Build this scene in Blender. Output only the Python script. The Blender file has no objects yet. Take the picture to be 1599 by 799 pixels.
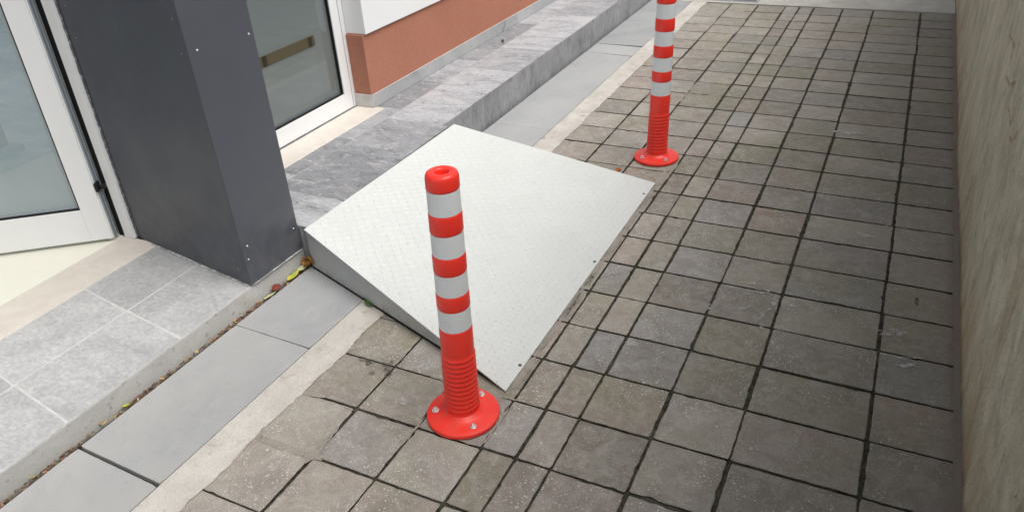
import bpy, bmesh, math, random
from mathutils import Vector, Matrix, noise
random.seed(7)
R = math.radians
scene = bpy.context.scene
C = scene.collection

# ------------------------------------------------------------------ camera
yaw, pitch, roll = R(-27.712), R(30.728), R(-3.834)
fwd = Vector((math.sin(yaw)*math.cos(pitch), math.cos(yaw)*math.cos(pitch), -math.sin(pitch)))
rgt = Vector((math.cos(yaw), -math.sin(yaw), 0)); upv = rgt.cross(fwd)
r2 = rgt*math.cos(roll)+upv*math.sin(roll); u2 = -rgt*math.sin(roll)+upv*math.cos(roll)
cd = bpy.data.cameras.new('camera'); cam = bpy.data.objects.new('camera', cd); C.objects.link(cam)
cam.matrix_world = Matrix(((r2.x, u2.x, -fwd.x, 0), (r2.y, u2.y, -fwd.y, 0), (r2.z, u2.z, -fwd.z, 1.4498), (0, 0, 0, 1)))
cd.sensor_width = 36; cd.lens = 36*1206.6/1599; cd.clip_start = .02; cd.clip_end = 500
scene.camera = cam

# ------------------------------------------------------------------ sky, sun, exposure
SUN_EL, SUN_AZ = R(60), R(96)          # azimuth measured clockwise from +Y
w = bpy.data.worlds.new('World'); scene.world = w; w.use_nodes = True
nt = w.node_tree; nt.nodes.clear()
sky = nt.nodes.new('ShaderNodeTexSky'); sky.sky_type = 'NISHITA'; sky.sun_disc = False
sky.sun_elevation = SUN_EL; sky.sun_rotation = SUN_AZ; sky.dust_density = 4; sky.air_density = 1.0
hs = nt.nodes.new('ShaderNodeHueSaturation'); hs.inputs['Saturation'].default_value = .30
bg = nt.nodes.new('ShaderNodeBackground'); bg.inputs[1].default_value = .135
wo = nt.nodes.new('ShaderNodeOutputWorld')
nt.links.new(sky.outputs[0], hs.inputs['Color']); nt.links.new(hs.outputs[0], bg.inputs[0]); nt.links.new(bg.outputs[0], wo.inputs[0])
sd = bpy.data.lights.new('sun', 'SUN'); sd.energy = 1.8; sd.angle = R(50); sd.color = (1, .975, .94)
so = bpy.data.objects.new('sun', sd); C.objects.link(so)
dv = Vector((math.sin(SUN_AZ)*math.cos(SUN_EL), math.cos(SUN_AZ)*math.cos(SUN_EL), math.sin(SUN_EL)))
so.rotation_euler = dv.to_track_quat('Z', 'Y').to_euler(); so.location = (3, -2, 6)
scene.view_settings.view_transform = 'Standard'; scene.view_settings.look = 'None'
scene.view_settings.gamma = 1; scene.view_settings.exposure = 0.34
scene.view_settings.use_curve_mapping = False

# ------------------------------------------------------------------ material kit
def L(v): v /= 255; return v/12.92 if v <= .04045 else ((v+.055)/1.055)**2.4
class Mat:
    def __init__(s, name, rough=.8, spec=.5, metal=0.):
        s.m = bpy.data.materials.new(name); s.m.use_nodes = True; s.t = s.m.node_tree
        s.b = s.t.nodes['Principled BSDF']; s.b.inputs['Roughness'].default_value = rough
        s.b.inputs['Specular IOR Level'].default_value = spec; s.b.inputs['Metallic'].default_value = metal
        s.tc = None; s.h = None
    def n(s, kind, **k):
        o = s.t.nodes.new('ShaderNode'+kind)
        for a, v in k.items(): setattr(o, a, v)
        return o
    def l(s, a, b): s.t.links.new(a, b)
    def pos(s, scale=(1, 1, 1), rot=(0, 0, 0), loc=(0, 0, 0)):
        if not s.tc: s.tc = s.n('TexCoord')
        mp = s.n('Mapping'); mp.inputs['Scale'].default_value = scale; mp.inputs['Rotation'].default_value = rot
        mp.inputs['Location'].default_value = loc
        s.l(s.tc.outputs['Object'], mp.inputs[0]); return mp.outputs[0]
    def noise(s, sc, det=6, rough=.6, dist=0., vec=None):
        o = s.n('TexNoise'); o.inputs['Scale'].default_value = sc; o.inputs['Detail'].default_value = det
        o.inputs['Roughness'].default_value = rough; o.inputs['Distortion'].default_value = dist
        s.l(vec or s.pos(), o.inputs['Vector']); return o.outputs[0]
    def vor(s, sc, vec=None, feat='F1', rnd=1.):
        o = s.n('TexVoronoi'); o.feature = feat; o.inputs['Scale'].default_value = sc
        o.inputs['Randomness'].default_value = rnd
        s.l(vec or s.pos(), o.inputs['Vector']); return o
    def rng(s, v, a, b, c=0., d=1.):
        o = s.n('MapRange'); s.l(v, o.inputs[0])
        for i, x in enumerate((a, b, c, d)): o.inputs[1+i].default_value = x
        return o.outputs[0]
    def mul(s, a, b, op='MULTIPLY'):
        o = s.n('Math', operation=op)
        for i, x in enumerate((a, b)):
            if isinstance(x, (int, float)): o.inputs[i].default_value = x
            else: s.l(x, o.inputs[i])
        return o.outputs[0]
    def mix(s, f, a, b, mode='MIX'):
        o = s.n('Mix', data_type='RGBA', blend_type=mode)
        for i, x in ((0, f), (6, a), (7, b)):
            if isinstance(x, (int, float)): o.inputs[i].default_value = x
            elif isinstance(x, tuple): o.inputs[i].default_value = (*x, 1)
            else: s.l(x, o.inputs[i])
        return o.outputs[2]
    def attr(s, name):
        o = s.n('Attribute'); o.attribute_name = name; return o
    def xyz(s):
        if not s.tc: s.tc = s.n('TexCoord')
        o = s.n('SeparateXYZ'); s.l(s.tc.outputs['Object'], o.inputs[0]); return o.outputs
    def col(s, c):
        if isinstance(c, tuple): s.b.inputs['Base Color'].default_value = (*c, 1)
        else: s.l(c, s.b.inputs['Base Color'])
    def bump(s, hgt, dist=.002, st=1.):
        o = s.n('Bump'); o.inputs['Distance'].default_value = dist; o.inputs['Strength'].default_value = st
        s.l(hgt, o.inputs['Height'])
        if s.h: s.l(s.h, o.inputs['Normal'])
        s.h = o.outputs[0]; s.l(s.h, s.b.inputs['Normal'])
    def rough(s, v): s.l(v, s.b.inputs['Roughness'])
M = {}
# --- concrete pavers: warm grey, per paver tone, aggregate, pale specks, green film
m = Mat('paver_concrete', .78, .35)
at = m.attr('tone'); sep = m.n('SeparateColor'); m.l(at.outputs['Color'], sep.inputs[0])
c = m.mix(sep.outputs[0], (.225, .202, .165), (.45, .415, .355))
c = m.mix(m.mul(sep.outputs[1], .50), c, (.40, .285, .225))
c = m.mix(m.rng(sep.outputs[2], .72, 1, 0, .45), c, (.22, .225, .125))
c = m.mix(m.rng(sep.outputs[2], .25, 0, 0, .55), c, (.30, .31, .325))
c = m.mix(m.mul(m.rng(m.noise(2.0, 4, .5, .3, m.pos(loc=(2, 3, 0))), .50, .66), .60), c, (.24, .235, .13))
c = m.mix(m.rng(m.noise(3.1, 5, .6, .5, m.pos(loc=(8, 1, 0))), .50, .70, 0, .45), c, (.22, .195, .20))
c = m.mix(m.rng(m.noise(17, 8, .75, 1.2), .42, .72, 0, .55), c, (.60, .57, .53))
c = m.mix(m.rng(m.noise(7, 8, .7, .8), .45, .72, 0, .60), c, (.20, .175, .15))
c = m.mix(m.rng(m.noise(330, 3, .7), .42, .72, 0, .65), c, (.14, .125, .11))
c = m.mix(m.rng(m.noise(210, 2, .5, 0, m.pos(loc=(4, 4, 4))), .62, .72, 0, .6), c, (.62, .60, .57))
vs = m.vor(95); pr = m.mul(m.rng(vs.outputs['Distance'], .16, .26, 1, 0), m.rng(m.noise(7, 4, .6), .46, .60))
c = m.mix(m.mul(pr, .75), c, (.70, .69, .66))
vb = m.vor(17, m.pos(loc=(3, 1, 0))); pb = m.rng(vb.outputs['Distance'], .04, .08, 1, 0)
pm = m.n('SeparateColor'); m.l(vb.outputs['Color'], pm.inputs[0])
c = m.mix(m.mul(m.mul(pb, m.rng(pm.outputs[0], .62, .66)), .75), c, (.72, .71, .70))
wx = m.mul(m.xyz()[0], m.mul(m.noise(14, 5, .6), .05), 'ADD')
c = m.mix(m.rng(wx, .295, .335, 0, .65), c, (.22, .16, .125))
c = m.mix(m.rng(m.mul(m.xyz()[0], m.mul(m.noise(4, 5, .6), .5), 'ADD'), -.40, .65, 0, .50), c, (.135, .122, .098))  # darker towards the wall: the wall's shade painted into the paver colour
c = m.mix(m.rng(m.noise(38, 8, .8, .6, m.pos(loc=(9, 9, 0))), .56, .70, 0, .5), c, (.17, .15, .125))
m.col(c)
m.bump(m.noise(330, 4, .75), .0012, .8); m.bump(m.noise(45, 6, .65), .0022, .6)
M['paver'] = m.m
# --- soil in joints
m = Mat('joint_soil', .95, .2)
c = m.mix(m.rng(m.noise(60, 6), .35, .7), (.024, .023, .018), (.095, .088, .066))
c = m.mix(m.rng(m.noise(4, 3), .55, .75, 0, .6), c, (.07, .085, .035))
c = m.mix(m.rng(m.noise(9, 3, .5), .62, .75, 0, .6), c, (.16, .15, .13))
m.col(c); m.bump(m.noise(150, 5), .004, 1.); M['soil'] = m.m
# --- mortar smeared over pavers
m = Mat('mortar_smear', .85, .3)
c = m.mix(m.rng(m.noise(9, 6), .3, .7), (.29, .262, .222), (.40, .365, .315))
c = m.mix(m.rng(m.noise(330, 3, .7), .42, .72, 0, .6), c, (.14, .125, .11))
m.col(c); m.l(m.rng(m.noise(110, 5, .7), .33, .40), m.b.inputs['Alpha']); m.bump(m.noise(200, 5, .7), .0015, .8); M['smear'] = m.m
m = Mat('red_mortar', .9, .25)
c = m.mix(m.rng(m.noise(7, 6), .35, .65), (.20, .155, .12), (.22, .195, .17))
m.col(c); m.bump(m.noise(90, 6, .7), .004, .8); M['haunch'] = m.m
# --- pale lime / bird stain
m = Mat('pale_stain', .8, .3)
m.col(m.mix(m.rng(m.noise(60, 6), .35, .65), (.40, .385, .365), (.62, .61, .595)))
m.l(m.rng(m.noise(60, 6, .7, .5), .36, .64, 0, .75), m.b.inputs['Alpha']); M['stain'] = m.m
m = Mat('dark_stain', .8, .3); m.col((.07, .065, .055))
m.l(m.rng(m.noise(90, 6, .7), .40, .60, 0, .8), m.b.inputs['Alpha']); M['dark_stain'] = m.m
# --- pale concrete strip
m = Mat('cast_concrete', .85, .3)
c = m.mix(m.rng(m.noise(6, 8, .7, .5), .33, .67), (.47, .435, .385), (.68, .645, .60))
c = m.mix(m.rng(m.noise(24, 8, .75, 1), .55, .68, 0, .65), c, (.33, .30, .26))
c = m.mix(m.rng(m.noise(11, 4, .5, .3, m.pos(loc=(3, 7, 0))), .66, .72, 0, .6), c, (.22, .20, .175))
c = m.mix(m.rng(m.noise(260, 3, .7), .42, .75, 0, .5), c, (.26, .24, .21))
at = m.attr('tone'); sep = m.n('SeparateColor'); m.l(at.outputs['Color'], sep.inputs[0])
m.l(m.rng(m.mul(m.mul(sep.outputs[0], 1.6), m.noise(75, 7, .75), 'ADD'), .52, .60), m.b.inputs['Alpha'])
m.col(c); m.bump(m.noise(90, 7, .75), .004, .8); M['concrete'] = m.m
m = Mat('old_concrete', .85, .3); c = m.mix(m.rng(m.noise(5, 8, .7, .5), .33, .67), (.40, .385, .35), (.56, .54, .50)); c = m.mix(m.rng(m.noise(24, 8, .75, 1, m.pos((1, 3, 1))), .55, .70, 0, .5), c, (.27, .25, .21)); m.col(c); m.bump(m.noise(90, 7, .75), .004, .8); M['concrete_old'] = m.m
# --- flagstone: smooth blue grey limestone
m = Mat('flagstone', .6, .25)
at = m.attr('tone'); sep = m.n('SeparateColor'); m.l(at.outputs['Color'], sep.inputs[0])
c = m.mix(sep.outputs[0], (.33, .338, .345), (.42, .423, .42))
c = m.mix(m.rng(m.noise(3, 6, .6, .7), .35, .7), c, m.mix(1., c, (.83, .84, .86), 'MULTIPLY'))
c = m.mix(m.rng(m.noise(5, 8, .7, 1.5, m.pos((2.5, 1, 1), (0, 0, .5))), .55, .72, 0, .30), c, (.50, .49, .47))
c = m.mix(m.rng(m.noise(250, 3), .35, .8, 0, .25), c, (.22, .22, .22))
c = m.mix(m.rng(m.noise(18, 4), .66, .74, 0, .4), c, (.24, .23, .21))
c = m.mix(m.rng(m.noise(2.2, 6, .6, .8, m.pos(loc=(5, 5, 0))), .48, .66, 0, .35), c, (.44, .42, .385))
c = m.mix(m.rng(m.noise(30, 8, .78, .8), .54, .70, 0, .30), c, (.27, .27, .27))
m.col(c); m.rough(m.rng(m.noise(6, 5), .3, .7, .60, .80))
m.bump(m.noise(6, 7, .65, 1, m.pos((3, 1, 1), (0, 0, .3))), .004, .35); m.bump(m.noise(260, 4), .0004, .6); M['flag'] = m.m
# --- slate-look tiles (upper terrace)
def slate(name, lo, hi, vein, veinamt, crack, aniso, cs):
    m = Mat(name, .45, .3)
    at = m.attr('tone'); sep = m.n('SeparateColor'); m.l(at.outputs['Color'], sep.inputs[0])
    off = m.n('VectorMath', operation='ADD'); sc = m.n('VectorMath', operation='SCALE'); sc.inputs[3].default_value = 9
    m.l(at.outputs['Color'], sc.inputs[0]); m.l(m.pos(), off.inputs[0]); m.l(sc.outputs[0], off.inputs[1])
    mp = m.n('Mapping'); mp.inputs['Rotation'].default_value = (0, 0, .55); mp.inputs['Scale'].default_value = aniso
    m.l(off.outputs[0], mp.inputs[0]); P = mp.outputs[0]
    n1 = m.noise(4.5*cs, 9, .70, .6, P); n2 = m.noise(16*cs, 9, .75, .5, P); n3 = m.noise(60*cs, 6, .7, .3, P)
    c = m.mix(sep.outputs[0], lo, hi)
    c = m.mix(m.rng(n1, .30, .62, .55, 0), c, tuple(x*.52 for x in lo))
    c = m.mix(m.rng(n2, .52, .70, 0, veinamt), c, vein)
    c = m.mix(m.mul(m.rng(n1, .55, .7), m.mul(sep.outputs[1], .6)), c, (.46, .38, .34))
    c = m.mix(m.rng(n3, .40, .66, 0, .40), c, tuple(x*.40 for x in lo))
    ck = m.n('TexNoise'); ck.inputs['Scale'].default_value = 7; ck.inputs['Detail'].default_value = 8; ck.inputs['Roughness'].default_value = .6
    ck.inputs['Distortion'].default_value = 2.0; m.l(P, ck.inputs['Vector'])
    a = m.mul(m.mul(ck.outputs[0], .5, 'SUBTRACT'), 0, 'ADD'); a = m.n('Math', operation='ABSOLUTE'); m.l(m.mul(ck.outputs[0], .5, 'SUBTRACT'), a.inputs[0])
    k = m.mul(m.rng(a.outputs[0], 0, .016, 1, 0), m.rng(n1, .42, .55, crack, 0))
    c = m.mix(k, c, (.06, .06, .065))
    m.col(c); m.rough(m.rng(n2, .3, .7, .5, .75))
    m.bump(n1, .006, .5); m.bump(n2, .003, .6); m.bump(n3, .001, .5)
    return m.m
M['slate'] = slate('slate_tile', (.29, .295, .31), (.53, .535, .555), (.70, .70, .70), .7, 1., (1, 2.2, 1), 1.0)
M['slate_light'] = slate('pale_slate_tile', (.49, .493, .495), (.60, .603, .60), (.72, .72, .71), .50, .15, (1, 1.5, 1), 1.0)
m = Mat('tile_grout', .9, .2); m.col(m.mix(m.rng(m.noise(30, 4), .3, .7), (.52, .51, .50), (.64, .64, .63))); M['grout'] = m.m
m = Mat('dark_grout', .9, .2); m.col(m.mix(m.rng(m.noise(30, 4), .3, .7), (.30, .30, .30), (.46, .46, .46))); M['grout_far'] = m.m
# --- riser faces
m = Mat('riser_grey', .75, .35)
c = m.mix(m.rng(m.noise(5, 7, .7), .3, .7), (.40, .40, .385), (.54, .54, .52))
c = m.mix(m.rng(m.noise(40, 7, .75, 0, m.pos((1, 1, 1.3))), .56, .68, 0, .75), c, (.14, .135, .125))
c = m.mix(m.rng(m.noise(5, 3, .5, 0, m.pos(loc=(2, 5, 0))), .6, .75, 0, .6), c, (.33, .27, .20))
m.col(c); m.bump(m.noise(70, 6, .7), .002, .7); M['riser'] = m.m
m = Mat('riser_dark_streaks', .6, .4)
c = m.mix(m.rng(m.noise(4, 7, .7), .3, .7), (.20, .205, .225), (.37, .375, .39))
c = m.mix(m.rng(m.noise(22, 8, .75, .8, m.pos((1, 1, .45), (.4, 0, 0))), .50, .68, 0, .7), c, (.11, .11, .11))
c = m.mix(m.rng(m.noise(26, 6, .7, .6, m.pos((1, 1, .2), loc=(4, 4, 4))), .56, .72, 0, .4), c, (.52, .52, .52))
m.col(c); m.bump(m.noise(25, 6, .7, .5, m.pos((1, 1, .2))), .003, .6); M['riser_dark'] = m.m
m = Mat('skirting_tile', .55, .4)
c = m.mix(m.rng(m.noise(3, 7, .7, 1), .3, .7), (.33, .34, .35), (.46, .465, .47))
c = m.mix(m.rng(m.noise(5, 7, .75, 1.2), .54, .68, 0, .75), c, (.14, .14, .145))
m.col(c); m.bump(m.noise(20, 6), .002, .4); M['skirt'] = m.m
# --- marble sill
m = Mat('cream_marble', .5, .4)
c = m.mix(m.rng(m.noise(7, 7, .65, 1.2), .3, .72), (.60, .545, .48), (.72, .675, .61))
c = m.mix(m.rng(m.noise(14, 7, .7, 2), .60, .72, 0, .5), c, (.56, .47, .37))
m.col(c); m.bump(m.noise(60, 5), .0006, .5); M['marble'] = m.m
# --- brick red render
m = Mat('terracotta_render', .92, .2)
c = m.mix(m.rng(m.noise(2.5, 6), .3, .7), (.43, .180, .115), (.50, .225, .155))
c = m.mix(m.rng(m.noise(240, 3, .6), .35, .7, 0, .5), c, (.32, .12, .075))
m.col(c); c = m.mix(m.rng(m.noise(120, 3, .7), .5, .7, 0, .35), c, (.62, .34, .25)); m.col(c); m.bump(m.noise(200, 5, .75), .0045, 1.); M['red'] = m.m
# --- painted / coated metals
m = Mat('white_aluminium', .38, .5); m.col(m.mix(m.rng(m.noise(3, 5), .3, .7), (.80, .815, .825), (.84, .85, .855))); m.bump(m.noise(6, 2), .0006, .3); M['white'] = m.m
m = Mat('grey_aluminium_edge', .35, .5, .3); m.col((.33, .37, .41)); M['edge_grey'] = m.m
m = Mat('black_rubber', .6, .3); m.col((.012, .012, .013)); M['rubber'] = m.m
m = Mat('anthracite_cladding', .52, .45)
z = m.xyz()[2]
c = m.mix(m.rng(m.noise(1.3, 4), .3, .7), (.064, .071, .088), (.078, .086, .107))
c = m.mix(m.rng(m.noise(700, 2), .4, .8, 0, .35), c, (.12, .12, .13))
dust = m.mul(m.rng(z, .08, .42, 1, 0), m.rng(m.noise(12, 7, .7, .8), .42, .72))
c = m.mix(m.mul(dust, .45), c, (.20, .185, .165))
scr = m.mul(m.rng(m.noise(20, 8, .7, 2.5, m.pos((1, 1, .5))), .665, .675), m.rng(z, .1, .4, 1, 0))
c = m.mix(m.mul(scr, .35), c, (.3, .3, .31))
m.col(c); m.rough(m.rng(m.noise(5, 6), .3, .7, .40, .58)); m.bump(m.noise(4, 2), .002, .25); m.bump(m.noise(900, 2), .0003, .4); M['clad'] = m.m
m = Mat('zinc_screw', .42, .5, 1.); m.col((.86, .86, .87)); m.bump(m.noise(500, 3), .0005, .5); M['zinc'] = m.m
m = Mat('zinc_shaded', .5, .5, .6); m.col((.22, .22, .23)); M['zinc_shaded'] = m.m  # darker zinc copy, shade painted in for screws on the pillar's near face
m = Mat('dark_screw', .6, .4); m.col((.06, .055, .05)); M['dark_screw'] = m.m
m = Mat('sealant', .6, .4)
m.col(m.mix(m.rng(m.noise(70, 6), .45, .6), (.25, .26, .27), (.62, .63, .63))); m.bump(m.noise(90, 5), .004, 1); M['seal'] = m.m
m = Mat('silicone_dark', .55, .4); m.col(m.mix(m.rng(m.noise(60, 6), .5, .62), (.10, .11, .12), (.32, .34, .35))); m.bump(m.noise(90, 5), .004, 1); M['seal_dark'] = m.m
# ramp paint
m = Mat('ramp_paint', .42, .5)
c = m.mix(m.rng(m.noise(2.5, 6, .6, .5), .3, .7), (.60, .615, .595), (.655, .67, .65))
c = m.mix(m.rng(m.noise(9, 8, .72, .6), .52, .72, 0, .30), c, (.55, .55, .52))
c = m.mix(m.rng(m.noise(14, 8, .75, 1.5, m.pos((1, .25, 1), (0, 0, .4))), .60, .70, 0, .30), c, (.44, .43, .40))
c = m.mix(m.rng(m.noise(160, 4, .6), .70, .76, 0, .5), c, (.38, .37, .34))
m.col(c); m.rough(m.rng(m.noise(8, 6), .3, .7, .34, .55)); m.bump(m.noise(5, 2), .002, .2); M['ramp'] = m.m
m = Mat('worn_tread_paint', .5, .4); m.col(m.mix(m.rng(m.noise(30, 6, .7), .4, .6), (.60, .61, .59), (.53, .53, .50))); M['worn'] = m.m
m = Mat('ramp_side_paint', .5, .4)
z = m.xyz()[2]
c = m.mix(m.rng(m.noise(6, 6), .3, .7), (.40, .42, .42), (.48, .50, .49))
c = m.mix(m.mul(m.rng(z, 0, .05, 1, 0), m.rng(m.noise(25, 6, .7), .45, .65, 0, .8)), c, (.22, .19, .15))
m.col(c); m.bump(m.noise(60, 4), .0006, .4); M['ramp_side'] = m.m
# bollard plastics
m = Mat('red_orange_plastic', .33, .5)
c = m.mix(m.rng(m.noise(9, 5), .3, .7), (.88, .036, .022), (.92, .052, .034))
c = m.mix(m.mul(m.rng(m.xyz()[2], 0, .10, 1, 0), m.rng(m.noise(45, 7, .75), .5, .72, 0, .45)), c, (.42, .12, .07))
m.col(c); m.rough(m.rng(m.noise(20, 6, .7), .3, .7, .26, .45)); m.bump(m.noise(60, 3), .0005, .3)
m.b.inputs['Subsurface Weight'].default_value = .0; M['bred'] = m.m
m = Mat('reflective_sheeting', .36, .5)
c = m.mix(m.rng(m.noise(6, 5), .3, .7), (.72, .76, .785), (.78, .81, .83))
vv = m.vor(330, rnd=.2); c = m.mix(m.rng(vv.outputs['Distance'], .3, .5, 0, .25), c, (.62, .66, .69))
c = m.mix(m.rng(m.noise(38, 7, .75, .5), .58, .74, 0, .30), c, (.42, .41, .39)); m.col(c); M['band'] = m.m
# glass
def glass(name, tint, alpha, rough):
    m = Mat(name, rough, .8); m.col(tint); m.b.inputs['Coat Weight'].default_value = 1; m.b.inputs['Coat Roughness'].default_value = .02
    m.b.inputs['Alpha'].default_value = alpha; return m.m
M['glass'] = glass('hazed_glass', (.48, .60, .64), .36, .04)  # pale half-opaque tint paints the bright interior haze into the pane
M['glass_dim'] = glass('grey_green_glass', (.20, .235, .235), .68, .06)
m = Mat('brown_push_bar', .5, .4); m.col((.085, .070, .038)); M['bar'] = m.m
m = Mat('bar_bracket', .5, .4); m.col((.025, .022, .014)); M['bracket'] = m.m
# wall
m = Mat('weathered_concrete', .9, .2)
z = m.xyz()[2]
c = m.mix(m.rng(m.noise(4.5, 9, .7, .5, m.pos((1, 1, .9))), .35, .65), (.45, .42, .31), (.66, .62, .49))
c = m.mix(m.rng(m.noise(10, 10, .75, .8, m.pos((1, 1, .62))), .48, .68, 0, .7), c, (.235, .225, .175))
c = m.mix(m.rng(m.noise(30, 10, .8, .8, m.pos((1, 1, .55), loc=(7, 3, 1))), .57, .67, 0, .8), c, (.11, .105, .085))
c = m.mix(m.rng(m.noise(45, 8, .75, .5, m.pos((1, 1, .35), loc=(2, 8, 5))), .58, .70, 0, .45), c, (.62, .60, .50))
c = m.mix(m.mul(m.rng(z, 0, .30, 1, 0), m.rng(m.noise(7, 6, .6, 0, m.pos((1, 1, .5))), .38, .62, 0, .8)), c, (.36, .24, .12))
c = m.mix(m.rng(m.noise(2.6, 6, .6, .6, m.pos((1, 1, .3), loc=(1, 9, 0))), .56, .68, 0, .45), c, (.30, .21, .125))
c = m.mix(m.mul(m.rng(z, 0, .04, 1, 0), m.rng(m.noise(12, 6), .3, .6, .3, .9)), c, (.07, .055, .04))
c = m.mix(m.rng(m.noise(160, 5, .75), .50, .66, 0, .5), c, (.16, .15, .115))
c = m.mix(m.rng(m.noise(90, 5, .75, 0, m.pos(loc=(5, 5, 5))), .55, .68, 0, .4), c, (.66, .64, .55))
m.col(c); m.bump(m.noise(11, 9, .75, .3, m.pos((1, 1, .6))), .010, .7); m.bump(m.noise(110, 5, .7), .003, .9); M['wall'] = m.m
m = Mat('red_graffiti', .9, .2); m.col((.44, .17, .12)); m.l(m.rng(m.noise(45, 6, .7), .38, .64, .0, .6), m.b.inputs['Alpha']); M['graffiti'] = m.m
m = Mat('ground_concrete', .9, .3); m.col(m.mix(m.rng(m.noise(3, 7), .3, .7), (.20, .19, .17), (.28, .27, .25))); M['ground'] = m.m
m = Mat('interior_plaster', .9, .2); m.col((.78, .78, .75)); M['plaster'] = m.m
m = Mat('cream_floor', .35, .5); m.col(m.mix(m.rng(m.noise(2, 4), .3, .7), (.80, .79, .67), (.85, .84, .75))); M['cream'] = m.m
m = Mat('sky_sheen_floor', .3, .5); m.col(m.mix(m.rng(m.noise(5, 5, .6, .5, m.pos((1, 2.5, 1))), .35, .65), (.36, .50, .58), (.60, .74, .80))); M['blue_sheen'] = m.m  # sky reflection on the indoor floor, painted in as a blue base colour
m = Mat('mauve_leg', .4, .4); m.col((.15, .13, .16)); M['mauve'] = m.m
m = Mat('blue_foot', .4, .4); m.col((.14, .42, .58)); M['bluefoot'] = m.m
m = Mat('roof_membrane', .9, .2); m.col((.3, .3, .3)); M['roof'] = m.m
m = Mat('cast_iron_cover', .7, .4); m.col(m.mix(m.rng(m.noise(40, 5), .3, .7), (.13, .10, .095), (.2, .16, .15))); m.bump(m.noise(80, 3), .003, 1); M['cover'] = m.m
def leafmat(name, a, b, cc=None):
    m = Mat(name, .5, .4); c = m.mix(m.rng(m.noise(55, 5, .6), .4, .6), a, b)
    if cc: c = m.mix(m.rng(m.noise(35, 4, .6, 0, m.pos(loc=(5, 2, 1))), .55, .65), c, cc)
    m.col(c); m.bump(m.noise(120, 4), .001, .8); return m.m
M['leaf_green'] = leafmat('leaf_green', (.05, .11, .02), (.09, .17, .04))
M['leaf_yellow'] = leafmat('leaf_yellow_green', (.22, .34, .04), (.55, .42, .05), (.10, .17, .02))
M['leaf_pale'] = leafmat('leaf_pale', (.42, .44, .20), (.55, .55, .33))
M['leaf_red'] = leafmat('leaf_red', (.28, .05, .03), (.17, .05, .035))
M['leaf_orange'] = leafmat('leaf_orange', (.50, .17, .03), (.30, .10, .02))
M['leaf_brown'] = leafmat('leaf_golden_brown', (.48, .24, .03), (.16, .07, .03), (.08, .035, .02))
m = Mat('leaf_litter', .9, .2)
at = m.attr('tone'); m.l(at.outputs['Color'], m.b.inputs['Base Color']); M['litter'] = m.m

# ------------------------------------------------------------------ object kit
def link(name, me, mats, parent=None):
    for a in (mats if isinstance(mats, (list, tuple)) else [mats]): me.materials.append(M[a])
    o = bpy.data.objects.new(name, me); C.objects.link(o)
    if parent: o.parent = parent
    return o
def obj(name, bm, mats, parent=None, smooth=None):
    me = bpy.data.meshes.new(name); bm.normal_update(); bm.to_mesh(me); bm.free()
    if smooth is not None:
        for p in me.polygons: p.use_smooth = True
        me.set_sharp_from_angle(angle=R(smooth))
    return link(name, me, mats, parent)
def structure(o): o['kind'] = 'structure'; return o
def thing(name, label, cat, loc=(0, 0, 0), rz=0, group=None):
    o = bpy.data.objects.new(name, None); C.objects.link(o); o.location = loc; o.rotation_euler = (0, 0, rz)
    o.empty_display_size = .1
    return tag(o, label, cat, group)
def tag(o, label, cat, group=None):
    o['label'] = label; o['category'] = cat
    if group: o['group'] = group
    return o
def box(bm, x0, y0, z0, x1, y1, z1, bev=0., mi=0):
    vs = [bm.verts.new((x, y, z)) for z in (z0, z1) for y in (y0, y1) for x in (x0, x1)]
    fs = [bm.faces.new([vs[i] for i in f]) for f in ((0, 2, 3, 1), (4, 5, 7, 6), (0, 1, 5, 4), (2, 6, 7, 3), (0, 4, 6, 2), (1, 3, 7, 5))]
    for f in fs: f.material_index = mi
    if bev > 0:
        es = list({e for f in fs for e in f.edges})
        r = bmesh.ops.bevel(bm, geom=es, offset=bev, segments=2, affect='EDGES', profile=.5)
        for f in r['faces']: f.material_index = mi
    return vs
def quadbox(bm, p, q, d, z0, z1, bev=0.):
    """box along the ground segment p->q, thickened by d to its left, from z0 to z1"""
    p = Vector(p); q = Vector(q); t = (q-p).normalized(); n = Vector((-t.y, t.x))*d
    pts = [p, q, q+n, p+n]
    if d < 0: pts.reverse()
    lo = [bm.verts.new((a.x, a.y, z0)) for a in pts]; hi = [bm.verts.new((a.x, a.y, z1)) for a in pts]
    fs = [bm.faces.new(lo[::-1]), bm.faces.new(hi)]+[bm.faces.new((lo[i], lo[(i+1) % 4], hi[(i+1) % 4], hi[i])) for i in range(4)]
    if bev: bmesh.ops.bevel(bm, geom=list({e for f in fs for e in f.edges}), offset=bev, segments=2, affect='EDGES', profile=.5)
def lathe(bm, prof, seg=64, caps=False):
    rings = []
    for r, z in prof:
        if r < 1e-6: rings.append([bm.verts.new((0, 0, z))])
        else: rings.append([bm.verts.new((r*math.cos(2*math.pi*k/seg), r*math.sin(2*math.pi*k/seg), z)) for k in range(seg)])
    for a, b in zip(rings, rings[1:]):
        for k in range(seg):
            j = (k+1) % seg
            if len(a) == 1 and len(b) == 1: continue
            if len(a) == 1: bm.faces.new((a[0], b[j], b[k]))
            elif len(b) == 1: bm.faces.new((a[k], a[j], b[0]))
            else: bm.faces.new((a[k], a[j], b[j], b[k]))
def fr(x, y, s=0.): return noise.noise(Vector((x, y, s)))

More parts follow.
